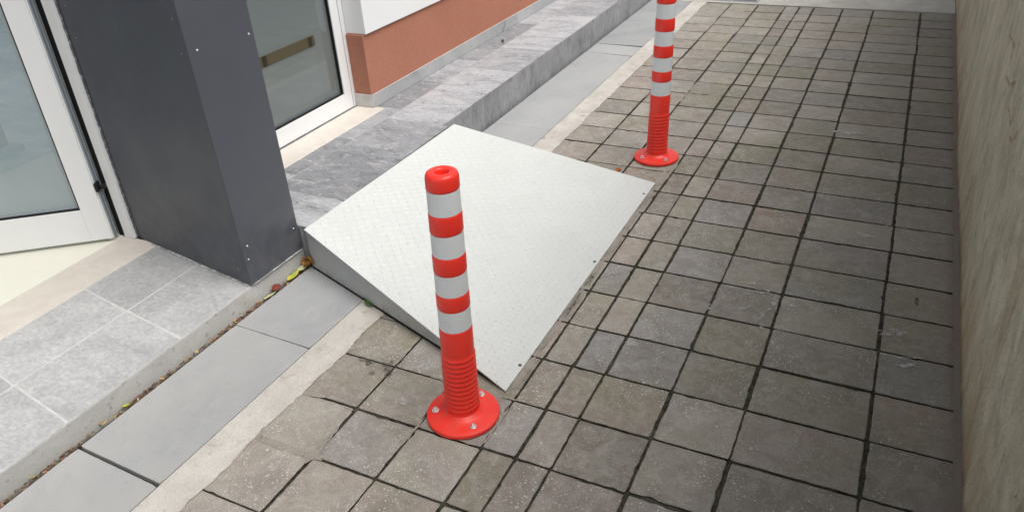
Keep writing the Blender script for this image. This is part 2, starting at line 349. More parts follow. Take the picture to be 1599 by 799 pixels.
def worn_slab(bm, lay, pts, ztop, depth, tone, step=.01, jit=.001, chip=.002, bev=.0025, seed=0., tilt=(0, 0), mi=0, side=None):
    """slab with worn edges from a convex outline pts (CCW)"""
    n = len(pts); ring = []
    cx = sum(p[0] for p in pts)/n; cy = sum(p[1] for p in pts)/n
    for i in range(n):
        a = Vector(pts[i]); b = Vector(pts[(i+1) % n]); d = b-a; ln = d.length; k = max(1, int(ln/step)); t = d/ln; nn = Vector((-t.y, t.x))
        for j in range(k):
            u = j/k; p = a+d*u
            e = min(u*ln, (1-u)*ln)
            off = jit*fr(p.x*40, p.y*40, seed)+jit*.6*fr(p.x*150, p.y*150, seed+4)
            cfac = max(0, fr(p.x*22, p.y*22, seed+9)-.32)*chip*4
            corner = .0035*max(0, 1-e/.008)
            ring.append((p+nn*(off+cfac+corner*.6), cfac))
    def zt(p): return ztop+tilt[0]*(p.x-cx)+tilt[1]*(p.y-cy)
    top = []; mid = []; low = []
    for p, cf in ring:
        c = Vector((cx, cy)); v = (c-p); v = v/v.length
        q = p+v*(bev*1.5+cf*.6); top.append(bm.verts.new((q.x, q.y, zt(q))))
        mid.append(bm.verts.new((p.x+v.x*bev*.3, p.y+v.y*bev*.3, zt(p)-bev*.8)))
        low.append(bm.verts.new((p.x, p.y, ztop-depth)))
    fs = [bm.faces.new(top)]
    N = len(top)
    for i in range(N):
        j = (i+1) % N
        fs.append(bm.faces.new((mid[i], mid[j], top[j], top[i]))); fs.append(bm.faces.new((low[i], low[j], mid[j], mid[i])))
    for k, f in enumerate(fs):
        f.material_index = mi if (k == 0 or k % 2 == 1 or side is None) else side
        for lp in f.loops: lp[lay] = (*tone, 1)
def blob(bm, lay, cx, cy, rx, ry, z, tone=(.5, .5, .5), rot=0., amp=.35, seed=0., n=28, mi=0):
    vs = []
    for k in range(n):
        a = 2*math.pi*k/n; r = 1+amp*fr(math.cos(a)*1.3, math.sin(a)*1.3, seed)*1.6+amp*.5*fr(math.cos(a)*4, math.sin(a)*4, seed+3)
        x = rx*r*math.cos(a); y = ry*r*math.sin(a)
        vs.append(bm.verts.new((cx+x*math.cos(rot)-y*math.sin(rot), cy+x*math.sin(rot)+y*math.cos(rot), z)))
    f = bm.faces.new(vs); f.material_index = mi
    for lp in f.loops: lp[lay] = (*tone, 1)
def ribbon(bm, lay, path, wl, z, tone=(.5, .5, .5), jit=.003, seed=0., step=.01, mi=0):
    """irregular flat strip along a path (ground coords), half width wl"""
    pts = []
    for a, b in zip(path, path[1:]):
        a = Vector(a); b = Vector(b); k = max(1, int((b-a).length/step))
        for j in range(k): pts.append((a+(b-a)*j/k, (b-a).normalized()))
    pts.append((Vector(path[-1]), (Vector(path[-1])-Vector(path[-2])).normalized()))
    L_ = []; R_ = []; N = len(pts)
    for i, (p, t) in enumerate(pts):
        n = Vector((-t.y, t.x)); e = min(i, N-1-i)/max(1, min(4, N/2)); e = min(1, .25+e)
        a = (wl+jit*2*fr(p.x*45, p.y*45, seed))*e; b = (wl+jit*2*fr(p.x*45, p.y*45, seed+7))*e
        q = p+n*a; r = p-n*b
        L_.append(bm.verts.new((q.x, q.y, z))); R_.append(bm.verts.new((r.x, r.y, z)))
    for i in range(N-1):
        f = bm.faces.new((R_[i], R_[i+1], L_[i+1], L_[i])); f.material_index = mi
        for lp in f.loops: lp[lay] = (*tone, 1)

# ================================================================== GROUND
bm = bmesh.new(); s = 40
vs = [bm.verts.new(p) for p in ((-s, -s, -.03), (s, -s, -.03), (s, s, -.03), (-s, s, -.03))]; bm.faces.new(vs)
structure(obj('ground', bm, 'ground'))

# ------------------------------------------------------------------ pavement of concrete pavers
XW = .32
cols = [.109, -.191, -.393, -.590, -.690, -.787, -.985, -1.183, -1.412]
bm = bmesh.new(); lay = bm.loops.layers.float_color.new('tone')
# joint bed
g = [bm.verts.new(p) for p in ((-1.50, -2.6, -.0065), (XW, -2.6, -.0065), (XW, 6.13, -.0065), (-1.50, 6.13, -.0065))]
f = bm.faces.new(g); f.material_index = 1
rowsY = [6.09]
y = 6.09; rows = []
known = [1.058, 1.256, 1.453, 1.652, 1.850, 2.047, 2.247, 2.443, 2.647, 2.846, 3.042, 3.247]
ys = [6.09]
yy = 3.247
up = []
while yy < 6.0: yy += .2030*(6.09-3.247)/(.2030*14); up.append(yy)
ys = [k for k in known]+up; ys[-1] = 6.095
dn = 1.058
while dn > -2.4: dn -= .1995; ys.insert(0, dn)
edges = [XW-.004]+cols
for ci in range(len(edges)-1):
    xb, xa = edges[ci], edges[ci+1]
    for ri in range(len(ys)-1):
        ya, yb = ys[ri], ys[ri+1]
        dj = lambda k, s_: .0035*fr(k*7.3, s_*3.1, 5)
        ga = .0019+.0020*abs(fr(ci*3.3, ri*2.7, 1)); gb = .0024+.0022*abs(fr(ci*1.3, ri*4.7, 2))
        wide = (1+.55*max(0, min(1, (ya-1.9)/1.8)))*(1.2 if ci < 4 else 1.0); ga *= wide; gb *= wide
        # gentle drift of the joints
        xr = xb+.0035*fr(ci*5.1, ya*2.1, 3)-ga-.0008; xl = xa+.0035*fr((ci+1)*5.1, ya*2.1, 3)+ga+.0008
        yl = ya+dj(ci, ri)*.6+gb; yh = yb+dj(ci, ri+1)*.6-gb
        ox, oy = .0022*(random.random()-.5)*2, .0020*(random.random()-.5)*2; xr += ox; xl += ox; yl += oy; yh += oy
        fill = (ci == 0); xr = xr if not fill else XW-.006
        rnd = random.random
        base = .46+.85*(rnd()-.5)
        if ci == 0: base -= .25
        if ci == 1: base -= .12
        base += .12*fr(xl*1.2, ya*1.2, 6)
        if ya < 2.4 and ci >= 7: base += .18
        if abs(ya-1.058) < .02 and ci == 6: base = 1.5
        tn = (max(0, min(1.5, base)), rnd()**2.2, rnd())
        if ci == 3 and abs(ya-.85) < .1 and False: tn = (tn[0], 1, .5)
        near = (ya < 3.3 and ya > .2)
        if ya > 6.2 or (ya < -.3 and False): continue
        worn_slab(bm, lay, [(xl, yl), (xr, yl), (xr, yh), (xl, yh)], -.0002+.0012*(rnd()-.5), .016, tn,
                  step=.008 if near else .016, jit=.0015, chip=.0030, bev=.0024, seed=ci*10+ri, tilt=(.010*(rnd()-.5), .010*(rnd()-.5)), side=1)
# mortar smears that hide joints near the strip, at the ramp and round the bollard
smz = .0016
def sm(path, wl=.007, jit=.003, z=smz): ribbon(bm, lay, path, wl, z, jit=jit, seed=random.random()*50, mi=2)
sm([(-1.184, 1.030), (-1.186, 1.175)], .011, .004); sm([(-1.40, 1.256), (-1.295, 1.260)], .011)
sm([(-1.40, 1.056), (-1.150, 1.056)], .011, .004, .0017)
sm([(-1.41, .858), (-1.37, .858)], .011); sm([(-.985, 1.262), (-.795, 1.256)], .004, .002)
sm([(-.985, 1.18), (-.985, 1.30)], .005, .003, .0018); sm([(-.787, 1.27), (-.787, 1.42)], .003, .003)
sm([(-.985, 1.453), (-.78, 1.453)], .005, .003); sm([(-1.06, 1.453), (-.93, 1.453)], .005, .004, .0018)
sm([(-.789, 2.95), (-.789, 3.15)], .006, .003); sm([(-.98, 3.042), (-.79, 3.042)], .004, .002)
for a in (-.984, -1.184):
    sm([(a, 3.9), (a, 4.2)], .004, .003); sm([(a, 5.3), (a, 5.6)], .004, .003)
# cut infill along the ramp's lip
y = 1.49
while y < 2.9:
    sm([(-.812, y), (-.812, y+.16)], .011, .003, .0022+random.random()*.0006); y += .2
# red-brown mortar haunch at the foot of the wall
ribbon(bm, lay, [(XW-.006, -2.5), (XW-.006, 6.09)], .011, .0026, jit=.004, seed=3, mi=5)
# stains
def st(x, y, rx, ry, rot=0., amp=.5, mi=3, z=.0030): blob(bm, lay, x, y, rx, ry, z+random.random()*.0008, rot=rot, amp=amp, seed=random.random()*90, mi=mi)
st(-.565, 1.806, .016, .012); st(-.56, 1.815, .012, .008); st(-.30, 2.12, .030, .008, .6); st(-.232, 2.105, .035, .009, 1.2, .8)
st(-.205, 2.18, .008, .035, .2, .8); st(-.357, 2.225, .012, .01); st(-.245, 2.238, .035, .010, .1, .8); st(-.29, 2.27, .022, .01); st(-.15, 2.19, .012, .03, .3, .8)
st(-.39, 2.09, .012, .03, -.2, .8); st(-1.118, 1.487, .018, .020); st(-1.083, 1.325, .020, .018); st(-.14, 3.72, .075, .022, .1, .3); st(-.12, 3.72, .05, .014, .1, .3); st(-.17, 3.725, .01, .008)
st(.01, 2.73, .040, .016, .1, .8); st(.135, 2.15, .035, .012, .4, .9); st(.19, 2.00, .03, .010, .3, .9); st(.16, 2.03, .04, .007, .2, .9); st(-1.30, 3.00, .02, .02); st(-1.03, 3.45, .02, .012)
st(-.22, 2.04, .008, .012); st(-.62, 1.70, .012, .008); st(.20, 2.35, .008, .02, 0, .5, 4); st(-1.27, 1.44, .03, .012, 0, .8, 4); st(-1.205, 1.43, .02, .03, .2, .9, 4)
st(-1.23, 1.40, .008, .008, 0, .3, 4); st(-.83, 1.62, .012, .045, 0, .8, 4); st(-.808, 1.95, .008, .06, 0, .8, 4); st(-.806, 2.10, .008, .04, 0, .8, 4); st(-.90, 1.16, .012, .01, 0, .5)
st(-1.12, 3.55, .016, .01); st(-1.02, 3.30, .015, .008)
for k in range(46):
    x = -1.3+random.random()*1.55; y = 1.0+random.random()**1.3*4.8
    if -1.83 < x < -.80 and 1.4 < y < 3.0: continue
    r = .003+.007*random.random()**2; st(x, y, r, r*.8, 0, .5)
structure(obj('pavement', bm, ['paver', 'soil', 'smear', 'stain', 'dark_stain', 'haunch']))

# ------------------------------------------------------------------ concrete strip + far band
bm = bmesh.new(); lay = bm.loops.layers.float_color.new('tone')
L_ = []; y = -2.6; prev = None
while y <= 6.10:
    w_ = -1.389+.009*fr(y*6, 0, 1)+.006*fr(y*30, 0, 2)+.006*fr(y*90, 0, 3)
    if 1.36 < y < 1.50: w_ += .004
    a = bm.verts.new((-1.4815+.0012*fr(y*50, 1, 1), y, .0036)); a2 = bm.verts.new((-1.4825, y, -.02)); b = bm.verts.new((w_, y, .0034)); c_ = bm.verts.new((w_+.020, y, .0030))
    if prev:
        for lp in bm.faces.new((prev[0], prev[1], b, a)).loops: lp[lay] = (1, 1, 1, 1)
        fz = bm.faces.new((prev[1], prev[2], c_, b)); bm.faces.new((prev[3], prev[0], a, a2))
        for lp in fz.loops: lp[lay] = ((0, 0, 0, 1) if lp.vert in (prev[2], c_) else (1, 1, 1, 1))
    prev = (a, b, c_, a2); y += .012
structure(obj('concrete_strip', bm, 'concrete'))
bm = bmesh.new(); box(bm, -1.79, 6.102, -.05, XW-.002, 14, .004)
structure(obj('concrete_path', bm, 'concrete_old'))

# ------------------------------------------------------------------ flagstones along the step
bm = bmesh.new(); lay = bm.loops.layers.float_color.new('tone')
fl = [(-2.5, -1.9, 0), (-1.9, -1.28, 0), (-1.28, -.66, 0), (-.66, -.03, 0), (-.03, .835, -.013), (.835, 1.437, -.012), (1.437, 2.05, -.01), (2.05, 2.70, 0), (2.70, 3.33, 0), (3.33, 4.0, 0), (4.0, 4.64, -.028), (4.64, 4.842, -.02), (4.842, 5.45, 0), (5.45, 6.095, 0)]
for i, (a, b, sk) in enumerate(fl):
    ga = .0045 if abs(a-.835) < .01 else .0012; gb = .0045 if abs(b-.835) < .01 else .0012
    if abs(a-1.437) < .01: ga = .0004
    if abs(b-1.437) < .01: gb = .0004
    if abs(a-4.64) < .01: ga = .003
    if abs(b-4.842) < .01 or abs(a-4.842) < .01: gb = .0025
    xa, xb = -1.800, -1.4855
    worn_slab(bm, lay, [(xa, a+ga), (xb, a+ga+sk), (xb, b-gb+sk*(b > .5)), (xa, b-gb)], .0030+.0012*(random.random()-.5), .03, (random.random(), 0, 0), step=.02, jit=.0008, chip=.0006, bev=.0012, seed=i*3.)
g = [bm.verts.new(p) for p in ((-1.84, -2.6, -.012), (-1.482, -2.6, -.012), (-1.482, 6.1, -.012), (-1.84, 6.1, -.012))]
f = bm.faces.new(g); f.material_index = 1
structure(obj('flagstone_path', bm, ['flag', 'soil']))

# ================================================================== LOW DOORSTEP (near) 
ZN, ZF = .075, .165
SK = -.155
def skew(x, y): return y+SK*(x+1.82)*1.0
step = thing('tiled_doorstep', 'low pale grey tiled doorstep before the open glass door, left of dark pillar', 'step', (-2.1, .6, 0))
def P0(x, y, z): return (x, y, z)
loc = Vector((-2.1, .6, 0))
def child(name, bm, mats, parent, smooth=None):
    o = obj(name, bm, mats, parent, smooth); o.matrix_parent_inverse = Matrix.Translation(-Vector(parent.location)); return o
bm = bmesh.new(); box(bm, -2.372, -1.2, -.05, -1.8225, 1.835, .0715, .002)
child('riser', bm, 'riser', step)
bm = bmesh.new(); lay = bm.loops.layers.float_color.new('tone')
yj = [-1.16, -.76, -.36, .042, .445, .847, 1.247, 1.647, 1.9]
def tile(bm, lay, x0, x1, ya, yb, z, tone, g=.0018, bev=.0012, sk=None, ymax=None, mi=0):
    s = SK if sk is None else sk
    f = lambda x, y: y+s*(x+1.82)
    p = [(x0+g, f(x0, ya)+g), (x1-g, f(x1, ya)+g), (x1-g, f(x1, yb)-g), (x0+g, f(x0, yb)-g)]
    if ymax: p = [(x, min(y, ymax)) for x, y in p]
    worn_slab(bm, lay, p, z+.0004*(random.random()-.5), .0028, tone, step=.03, jit=.0006, chip=.0004, bev=bev, seed=random.random()*30, mi=mi)
for i in range(len(yj)-1):
    ym = 1.832
    tile(bm, lay, -2.114, -1.8215, yj[i], yj[i+1], ZN, (.15+.6*random.random(), random.random()*.3, random.random()), ymax=ym)
    tile(bm, lay, -2.370, -2.114, yj[i], yj[i+1], ZN, (.15+.6*random.random() if i != 6 else -.55, random.random()*.3, random.random()), ymax=ym)
box(bm, -2.371, -1.19, .070, -1.8235, 1.832, .0748, 0, 1)
child('tread_tiles', bm, ['slate_light', 'grout'], step)

# ================================================================== UPPER TERRACE (far)
ter = thing('slate_terrace', 'raised terrace of dark veined slate tiles running along the terracotta wall behind the ramp', 'terrace', (-2.0, 3.0, 0))
bm = bmesh.new(); box(bm, -2.40, 1.838, -.05, -1.8165, 9, .161, .003); box(bm, -1.8160, 1.842, .0, -1.786, 2.858, .1605)
child('riser', bm, 'riser_dark', ter)
bm = bmesh.new(); lay = bm.loops.layers.float_color.new('tone')
y = 1.838; k = 0; cuts = [1.838, 2.06, 2.46, 2.86, 3.27, 3.67, 4.08, 4.48, 4.89, 5.29, 5.70, 6.1, 6.5, 6.9, 7.3, 7.7, 8.1, 8.5, 8.99]
tA = [.9, .0, .25, 1.0, 1.3, .5, .9, 1.2, .5, .2, .9, .4, .7, .3, .8, .4, .2, .6, .3]
tB = [.9, .1, .5, -.1, .7, .2, .0, .8, 1.0, .5, .3, .8, .7, .5, .1, .8, .6, .3, .2]
for i in range(len(cuts)-1):
    tile(bm, lay, -2.125, -1.815 if i > 2 else -1.7835, cuts[i], cuts[i+1], ZF, (tA[i], random.random(), random.random()), g=.0016, sk=0, bev=.0008)
    c2 = .13 if i > 0 else 0; d2 = .13 if i < len(cuts)-2 else 0
    tile(bm, lay, -2.385, -2.125, cuts[i]+c2, cuts[i+1]+d2, ZF, (tB[i], random.random(), random.random()), g=.0016, sk=0, bev=.0008)
box(bm, -2.388, 1.8405, .155, -1.8185, 8.98, .1640, 0, 1)
child('tread_tiles', bm, ['slate', 'grout_far'], ter)

# ================================================================== BUILDING
bld = thing('building', 'building with terracotta plinth, white panels, dark clad pillar and white framed glass doors', 'building', (-2.6, 2.0, 0))
# marble thresholds
bm = bmesh.new(); box(bm, -2.560, -1.2, -.02, -2.3735, 1.665, .0765, .003); child('threshold', bm, 'marble', bld)
bm = bmesh.new(); box(bm, -2.365, 1.86, .120, -2.212, 2.972, .1672, .003); child('threshold', bm, 'marble', bld)
# pillar
A = (-1.820, 1.558); B = (-2.490, 1.672)
bm = bmesh.new()
pts = [A, (-1.820, 1.829), (-2.36, 1.829), (-2.49, 1.829), B]
lo = [bm.verts.new((*p, .0775)) for p in pts]; hi = [bm.verts.new((*p, 2.7)) for p in pts]
bm.faces.new(lo[::-1]); bm.faces.new(hi)
for i in range(len(pts)): bm.faces.new((lo[i], lo[(i+1) % len(pts)], hi[(i+1) % len(pts)], hi[i]))
bmesh.ops.bevel(bm, geom=[e for e in bm.edges if abs(e.verts[0].co.z-e.verts[1].co.z) > 1], offset=.0015, segments=2, affect='EDGES')
pil = child('pillar', bm, 'clad', bld)
nearN = Vector((-(B[1]-A[1]), B[0]-A[0], 0)).normalized()  # outward of near face
if nearN.y > 0: nearN = -nearN
def screw(p, n, r=.0034, mat='zinc', par=pil):
    bm = bmesh.new(); lathe(bm, [(0, -.001), (r*1.0, -.001), (r, .0012), (r*.75, .0026), (r*.3, .0032), (0, .0030)], 14)
    q = Vector(n).to_track_quat('Z', 'Y').to_matrix().to_4x4(); bm.transform(Matrix.Translation(p) @ q)
    o = obj('screw', bm, mat, par, 40); o.matrix_parent_inverse = (Matrix.Translation(-Vector(bld.location)) if par is pil else Matrix.Identity(4))
    return o
def onnear(x): t = (x-A[0])/(B[0]-A[0]); return A[1]+t*(B[1]-A[1])
for x, z in ((-1.849, .964), (-1.850, .864), (-2.440, .948), (-2.441, .845), (-1.870, .129), (-2.42, .30), (-1.85, 1.6), (-2.44, 1.6), (-1.85, 2.3), (-2.44, 2.3)):
    o = screw((x, onnear(x), z), nearN, .0028, 'zinc_shaded')
for y, z in ((1.594, .869), (1.806, .860), (1.806, .170), (1.585, .219), (1.564+.012, .172), (1.594, 1.6), (1.806, 1.6), (1.594, 2.3), (1.806, 2.3)):
    screw((-1.820, y, z), (1, 0, 0), .0036, 'zinc')
for o in list(pil.children): o.matrix_parent_inverse = Matrix.Identity(4)
# mortar seam under pillar
bm = bmesh.new(); lay = bm.loops.layers.float_color.new('tone')
ribbon(bm, lay, [(-1.806-.012, 1.56), (-1.806-.012, 1.83)], .004, .0782, jit=.002, seed=2)
ribbon(bm, lay, [(-1.822, 1.556), (-2.40, 1.652)], .004, .0778, jit=.0035, seed=8)
child('sealant_bead', bm, 'seal', bld)
# sealant bead between pillar and door post
bm = bmesh.new()
prev = None; z = .08
while z < 2.2:
    x = -2.4895+.0025*fr(z*35, 0, 0); wv = .004+.003*abs(fr(z*28, 2, 0)); yb = 1.6705
    ring = [bm.verts.new((x+wv*math.cos(a), yb-.0005+wv*.8*math.sin(a)-.001, z)) for a in (math.pi, math.pi*1.25, math.pi*1.5, math.pi*1.75, 2*math.pi)]
    if prev:
        for i in range(4): bm.faces.new((prev[i], prev[i+1], ring[i+1], ring[i]))
    prev = ring; z += .008
child('sealant_bead', bm, 'seal_dark', bld, 60)
# near door frame: jamb, head, far-side jamb
bm = bmesh.new(); box(bm, -2.5415, 1.6535, .0775, -2.4925, 1.72, 2.18, .0015)
box(bm, -2.5415, -.42, 2.1815, -2.4925, 1.72, 2.24, .0015); box(bm, -2.5415, -.42, .0775, -2.4925, -.36, 2.18, .0015)
child('door_frame', bm, 'white', bld)
bm = bmesh.new(); box(bm, -2.582, 1.662, .078, -2.5425, 1.70, 2.18, 0)  # black filler painting the dark gap between door leaf and jamb
child('door_gap_fill', bm, 'rubber', bld)
# open door leaf, built in local coords: x along leaf, y thickness, then placed
LW, LH, z0 = .95, 2.09, .088
leaf = bpy.data.objects.new('glass_door', None); C.objects.link(leaf); leaf.parent = bld
leaf['label'] = 'white framed glass door standing open into the building'
ang = math.atan2(-.5992, -.8006)
leaf.matrix_world = Matrix.Identity(4)
leaf.location = Vector((-2.563, 1.616, 0))-Vector(bld.location); leaf.rotation_euler = (0, 0, ang)
def lchild(name, bm, mats, sm_=None): return obj(name, bm, mats, leaf, sm_)
# in local frame, +x goes along leaf from hinge; visible face is toward local +y or -y
# visible normal world (.6,-.8); local y axis world = (-sin, cos)=(.599,-.80)  -> visible side = +y
T = .047
bm = bmesh.new()
st_w, br = .074, .130
box(bm, 0, -T, z0, st_w, 0, z0+LH, .0015); box(bm, LW-st_w, -T, z0, LW, 0, z0+LH, .0015)
box(bm, st_w+.0004, -T, z0, LW-st_w-.0004, -.0004, z0+br, .0012); box(bm, st_w+.0004, -T, z0+LH-.09, LW-st_w-.0004, -.0004, z0+LH, .0012)
box(bm, .0, -T+.004, z0+.001, -.004, -.006, z0+LH-.001, 0)
lchild('door_frame', bm, 'white')
bm = bmesh.new(); box(bm, -.009, -T+.006, z0+.001, -.0042, -.010, z0+LH-.002, .001); box(bm, -.014, -T+.014, z0+.001, -.0092, -T+.022, z0+LH-.002, .001)
lchild('door_edge', bm, 'edge_grey')
bm = bmesh.new()
for a in ((st_w, -.014, z0+br, st_w+.005, -.004, z0+LH-.09), (st_w, -.014, z0+br, LW-st_w, -.004, z0+br+.006)): box(bm, *a)
lchild('glazing_gasket', bm, 'rubber')
bm = bmesh.new(); box(bm, st_w-.005, -.026, z0+br-.005, LW-st_w+.005, -.020, z0+LH-.085); lchild('glass_pane', bm, 'glass')
bm = bmesh.new(); box(bm, -.0145, -.028, .283, -.0035, .006, .318, .003); box(bm, -.036, -.022, .286, -.013, -.012, .302, .002); lchild('hinge', bm, 'rubber')
bm = bmesh.new(); box(bm, -.036, -.030, .288, -.014, -.023, .300, .002); lchild('hinge', bm, 'zinc')
bm = bmesh.new(); box(bm, -.004, -T+.01, .0770, .02, -.012, z0-.0005, .001); lchild('door_pivot', bm, 'marble')
# far door (closed)
fd = bpy.data.objects.new('glass_door', None); C.objects.link(fd); fd.parent = bld
fd['label'] = 'closed white framed glass door with grey green glass and brown bar'
fd.location = Vector((-2.372, 2.94, .1675))-Vector(bld.location)
def fchild(name, bm, mats, s_=None): return obj(name, bm, mats, fd, s_)
bm = bmesh.new(); W2 = 1.02
box(bm, -.045, -.0565, .003, 0, -.0015, 2.06, .0015); box(bm, -.045, -W2, .003, 0, -W2+.06, 2.06, .0015)
box(bm, -.045, -W2+.0604, .003, -.0006, -.0569, .083, .0012); box(bm, -.045, -W2+.0604, 1.98, -.0006, -.0569, 2.06, .0012)
fchild('door_frame', bm, 'white')
bm = bmesh.new(); box(bm, -.018, -W2+.055, .084, -.005, -.0575, .0885); box(bm, -.018, -.0625, .084, -.005, -.0575, 1.98)
fchild('glazing_gasket', bm, 'rubber')
bm = bmesh.new(); box(bm, -.026, -W2+.05, .075, -.021, -.050, 1.99); fchild('glass_pane', bm, 'glass_dim')
bm = bmesh.new(); box(bm, -.0205, -.545, .356, -.0165, -.180, .402, .001); fchild('push_bar', bm, 'bar')
for yy_ in (-.515, -.212):
    bm = bmesh.new(); box(bm, -.0163, yy_-.012, .3575, -.0145, yy_+.012, .4005, .0006); fchild('bracket', bm, 'bracket')
bm = bmesh.new()
box(bm, -2.44, 2.9435, .1675, -2.371, 2.998, 2.30, .0015); box(bm, -2.44, 1.86, 2.2315, -2.371, 2.9425, 2.30, .0015); box(bm, -2.44, 1.86, .1675, -2.371, 1.915, 2.2305, .0015)
child('door_frame', bm, 'white', bld)
# terracotta plinth wall, skirting, panel
bm = bmesh.new(); box(bm, -2.60, 2.9995, -.05, -2.30, 9.0, .518); box(bm, -2.3695, 2.961, .228, -2.272, 9.0, .520, .002)
child('terracotta_wall', bm, 'red', bld)
bm = bmesh.new(); lay = bm.loops.layers.float_color.new('tone')
y = 2.956; k = 0
while y < 8.9:
    L2 = .60; y1 = min(y+L2, 9.0)
    vs = box(bm, -2.3685, y+.0008, .1665, -2.2615, y1-.0008, .2295+.0006*(k % 2), .0012); y = y1; k += 1
child('skirting', bm, 'skirt', bld)
bm = bmesh.new(); lay = bm.loops.layers.float_color.new('tone')
box(bm, -2.370, 2.9545, .1672, -2.2625, 2.9585, .233, .001); box(bm, -2.2628, 2.957, .2300, -2.2600, 9, .2322); child('tile_trim', bm, 'grout', bld)
bm = bmesh.new(); box(bm, -2.3695, 2.971, .5215, -2.258, 9.0, 1.15, .003); child('window_panel', bm, 'white', bld)
# windows above the panel
y = 3.02
for k in range(4):
    w0 = bmesh.new(); y1 = y+1.45
    for a in ((-2.34, y, 1.1515, -2.28, y+.06, 2.3), (-2.34, y1-.06, 1.1515, -2.28, y1, 2.3), (-2.34, y+.0605, 1.1515, -2.282, y1-.0605, 1.21), (-2.34, y+.0605, 2.24, -2.282, y1-.0605, 2.3)): box(w0, *a, .002)
    win = child('window', w0, 'white', bld)
    bm = bmesh.new(); box(bm, -2.318, y+.055, 1.205, -2.312, y1-.055, 2.245); o = obj('glass_pane', bm, 'glass_dim', win)
    y = y1+.02
# upper walls, interior shell, roof
bm = bmesh.new()
box(bm, -2.60, 1.73, 2.3015, -2.30, 9.0, 2.7); box(bm, -2.70, -3, 2.2415, -2.4935, 1.7285, 2.7); box(bm, -2.70, -3, -.05, -2.4935, -.421, 2.2395)
box(bm, -2.90, 1.7215, -.05, -2.4925, 1.8585, 2.30)
child('upper_wall', bm, 'plaster', bld)
bm = bmesh.new(); box(bm, -7.0, -3, -.05, -6.8, -1, 2.7); box(bm, -7.0, 7, -.05, -6.8, 9, 2.7); box(bm, -7.0, -.998, 2.45, -6.8, 6.998, 2.7); box(bm, -7.0, -.998, -.05, -6.8, 6.998, .3); box(bm, -6.79, -3, -.05, -2.71, -2.8, 2.7); box(bm, -6.79, 8.8, -.05, -2.61, 9, 2.7)  # wide opening in the unseen back wall, added to let daylight in
child('interior_wall', bm, 'plaster', bld)
bm = bmesh.new(); box(bm, -6.79, -2.79, -.05, -2.562, 8.79, .0735); child('floor', bm, 'cream', bld)
bm = bmesh.new(); box(bm, -6.7, -2.7, .0740, -3.66, 8.7, .0775); child('blue_sheen', bm, 'blue_sheen', bld)  # thin sheet carrying the painted sky reflection
bm = bmesh.new(); box(bm, -7.05, -3.05, 2.702, -2.25, 9.05, 2.85); child('roof', bm, 'roof', bld)
# display stand seen through the open door's glass
stn = thing('display_stand', 'mauve post on a flat blue foot, inside behind the open door glass', 'stand', (-3.93, 2.03, .0780))
bm = bmesh.new(); box(bm, .02, .00, .034, .08, .06, 1.2, .004); obj('post', bm, 'mauve', stn)
bm = bmesh.new(); box(bm, -.16, -.10, 0, .13, .10, .033, .006); obj('foot', bm, 'bluefoot', stn)

# ================================================================== RIGHT-HAND WALL
bm = bmesh.new()
bmesh.ops.create_grid(bm, x_segments=300, y_segments=40, size=.5)
for v in bm.verts:
    y = -3+(v.co.x+.5)*14; z = -.05+(v.co.y+.5)*1.95
    d = .006*fr(y*1.3, z*.6, 3)+.0018*fr(y*9, z*2.0, 1)
    v.co = Vector((XW+d, y, z))
bmesh.ops.reverse_faces(bm, faces=bm.faces)
wb = bm
box(wb, XW+.012, -2.999, -.05, XW+.25, 10.999, 1.898)
wall = thing('boundary_wall', 'tall weathered concrete boundary wall with vertical brown and grey water streaks', 'wall', (XW, 3, 0))
child('concrete_face', wb, 'wall', wall, 60)
bm = bmesh.new(); box(bm, XW-.03, -3, 1.9005, XW+.28, 11, 1.96, .006); child('coping', bm, 'concrete_old', wall)
# faint red paint marks
bm = bmesh.new(); lay = bm.loops.layers.float_color.new('tone')
def stroke(pts, wl=.006):
    P_ = []
    for (y0, z0_), (y1, z1) in zip(pts, pts[1:]):
        for j in range(8): u = j/8; P_.append(Vector((y0+(y1-y0)*u, z0_+(z1-z0_)*u)))
    P_.append(Vector(pts[-1])); pr = None
    for i, p in enumerate(P_):
        t = (P_[min(i+1, len(P_)-1)]-P_[max(i-1, 0)]).normalized(); n = Vector((-t.y, t.x))
        wv = wl*(1+.5*fr(p.x*60, p.y*60, 2)); q = (p+n*wv, p-n*wv)
        cur = [bm.verts.new((XW+.006*fr(a.x*1.3, a.y*.6, 3)+.0018*fr(a.x*9, a.y*2, 1)-.0028, a.x, a.y)) for a in q]
        if pr: bm.faces.new((pr[0], pr[1], cur[1], cur[0]))
        pr = cur
stroke([(2.90, .70), (2.80, .715), (2.72, .71), (2.70, .73)]); stroke([(2.82, .80), (2.78, .73), (2.70, .66)])
stroke([(2.74, .62), (2.60, .635), (2.52, .67), (2.47, .685)]); stroke([(2.66, .75), (2.60, .70), (2.50, .64)])
stroke([(2.52, .60), (2.44, .605), (2.36, .60)]); stroke([(2.46, .66), (2.40, .64), (2.33, .62)]); stroke([(2.33, .58), (2.27, .59), (2.24, .62), (2.22, .64)])
child('paint_mark', bm, 'graffiti', wall)

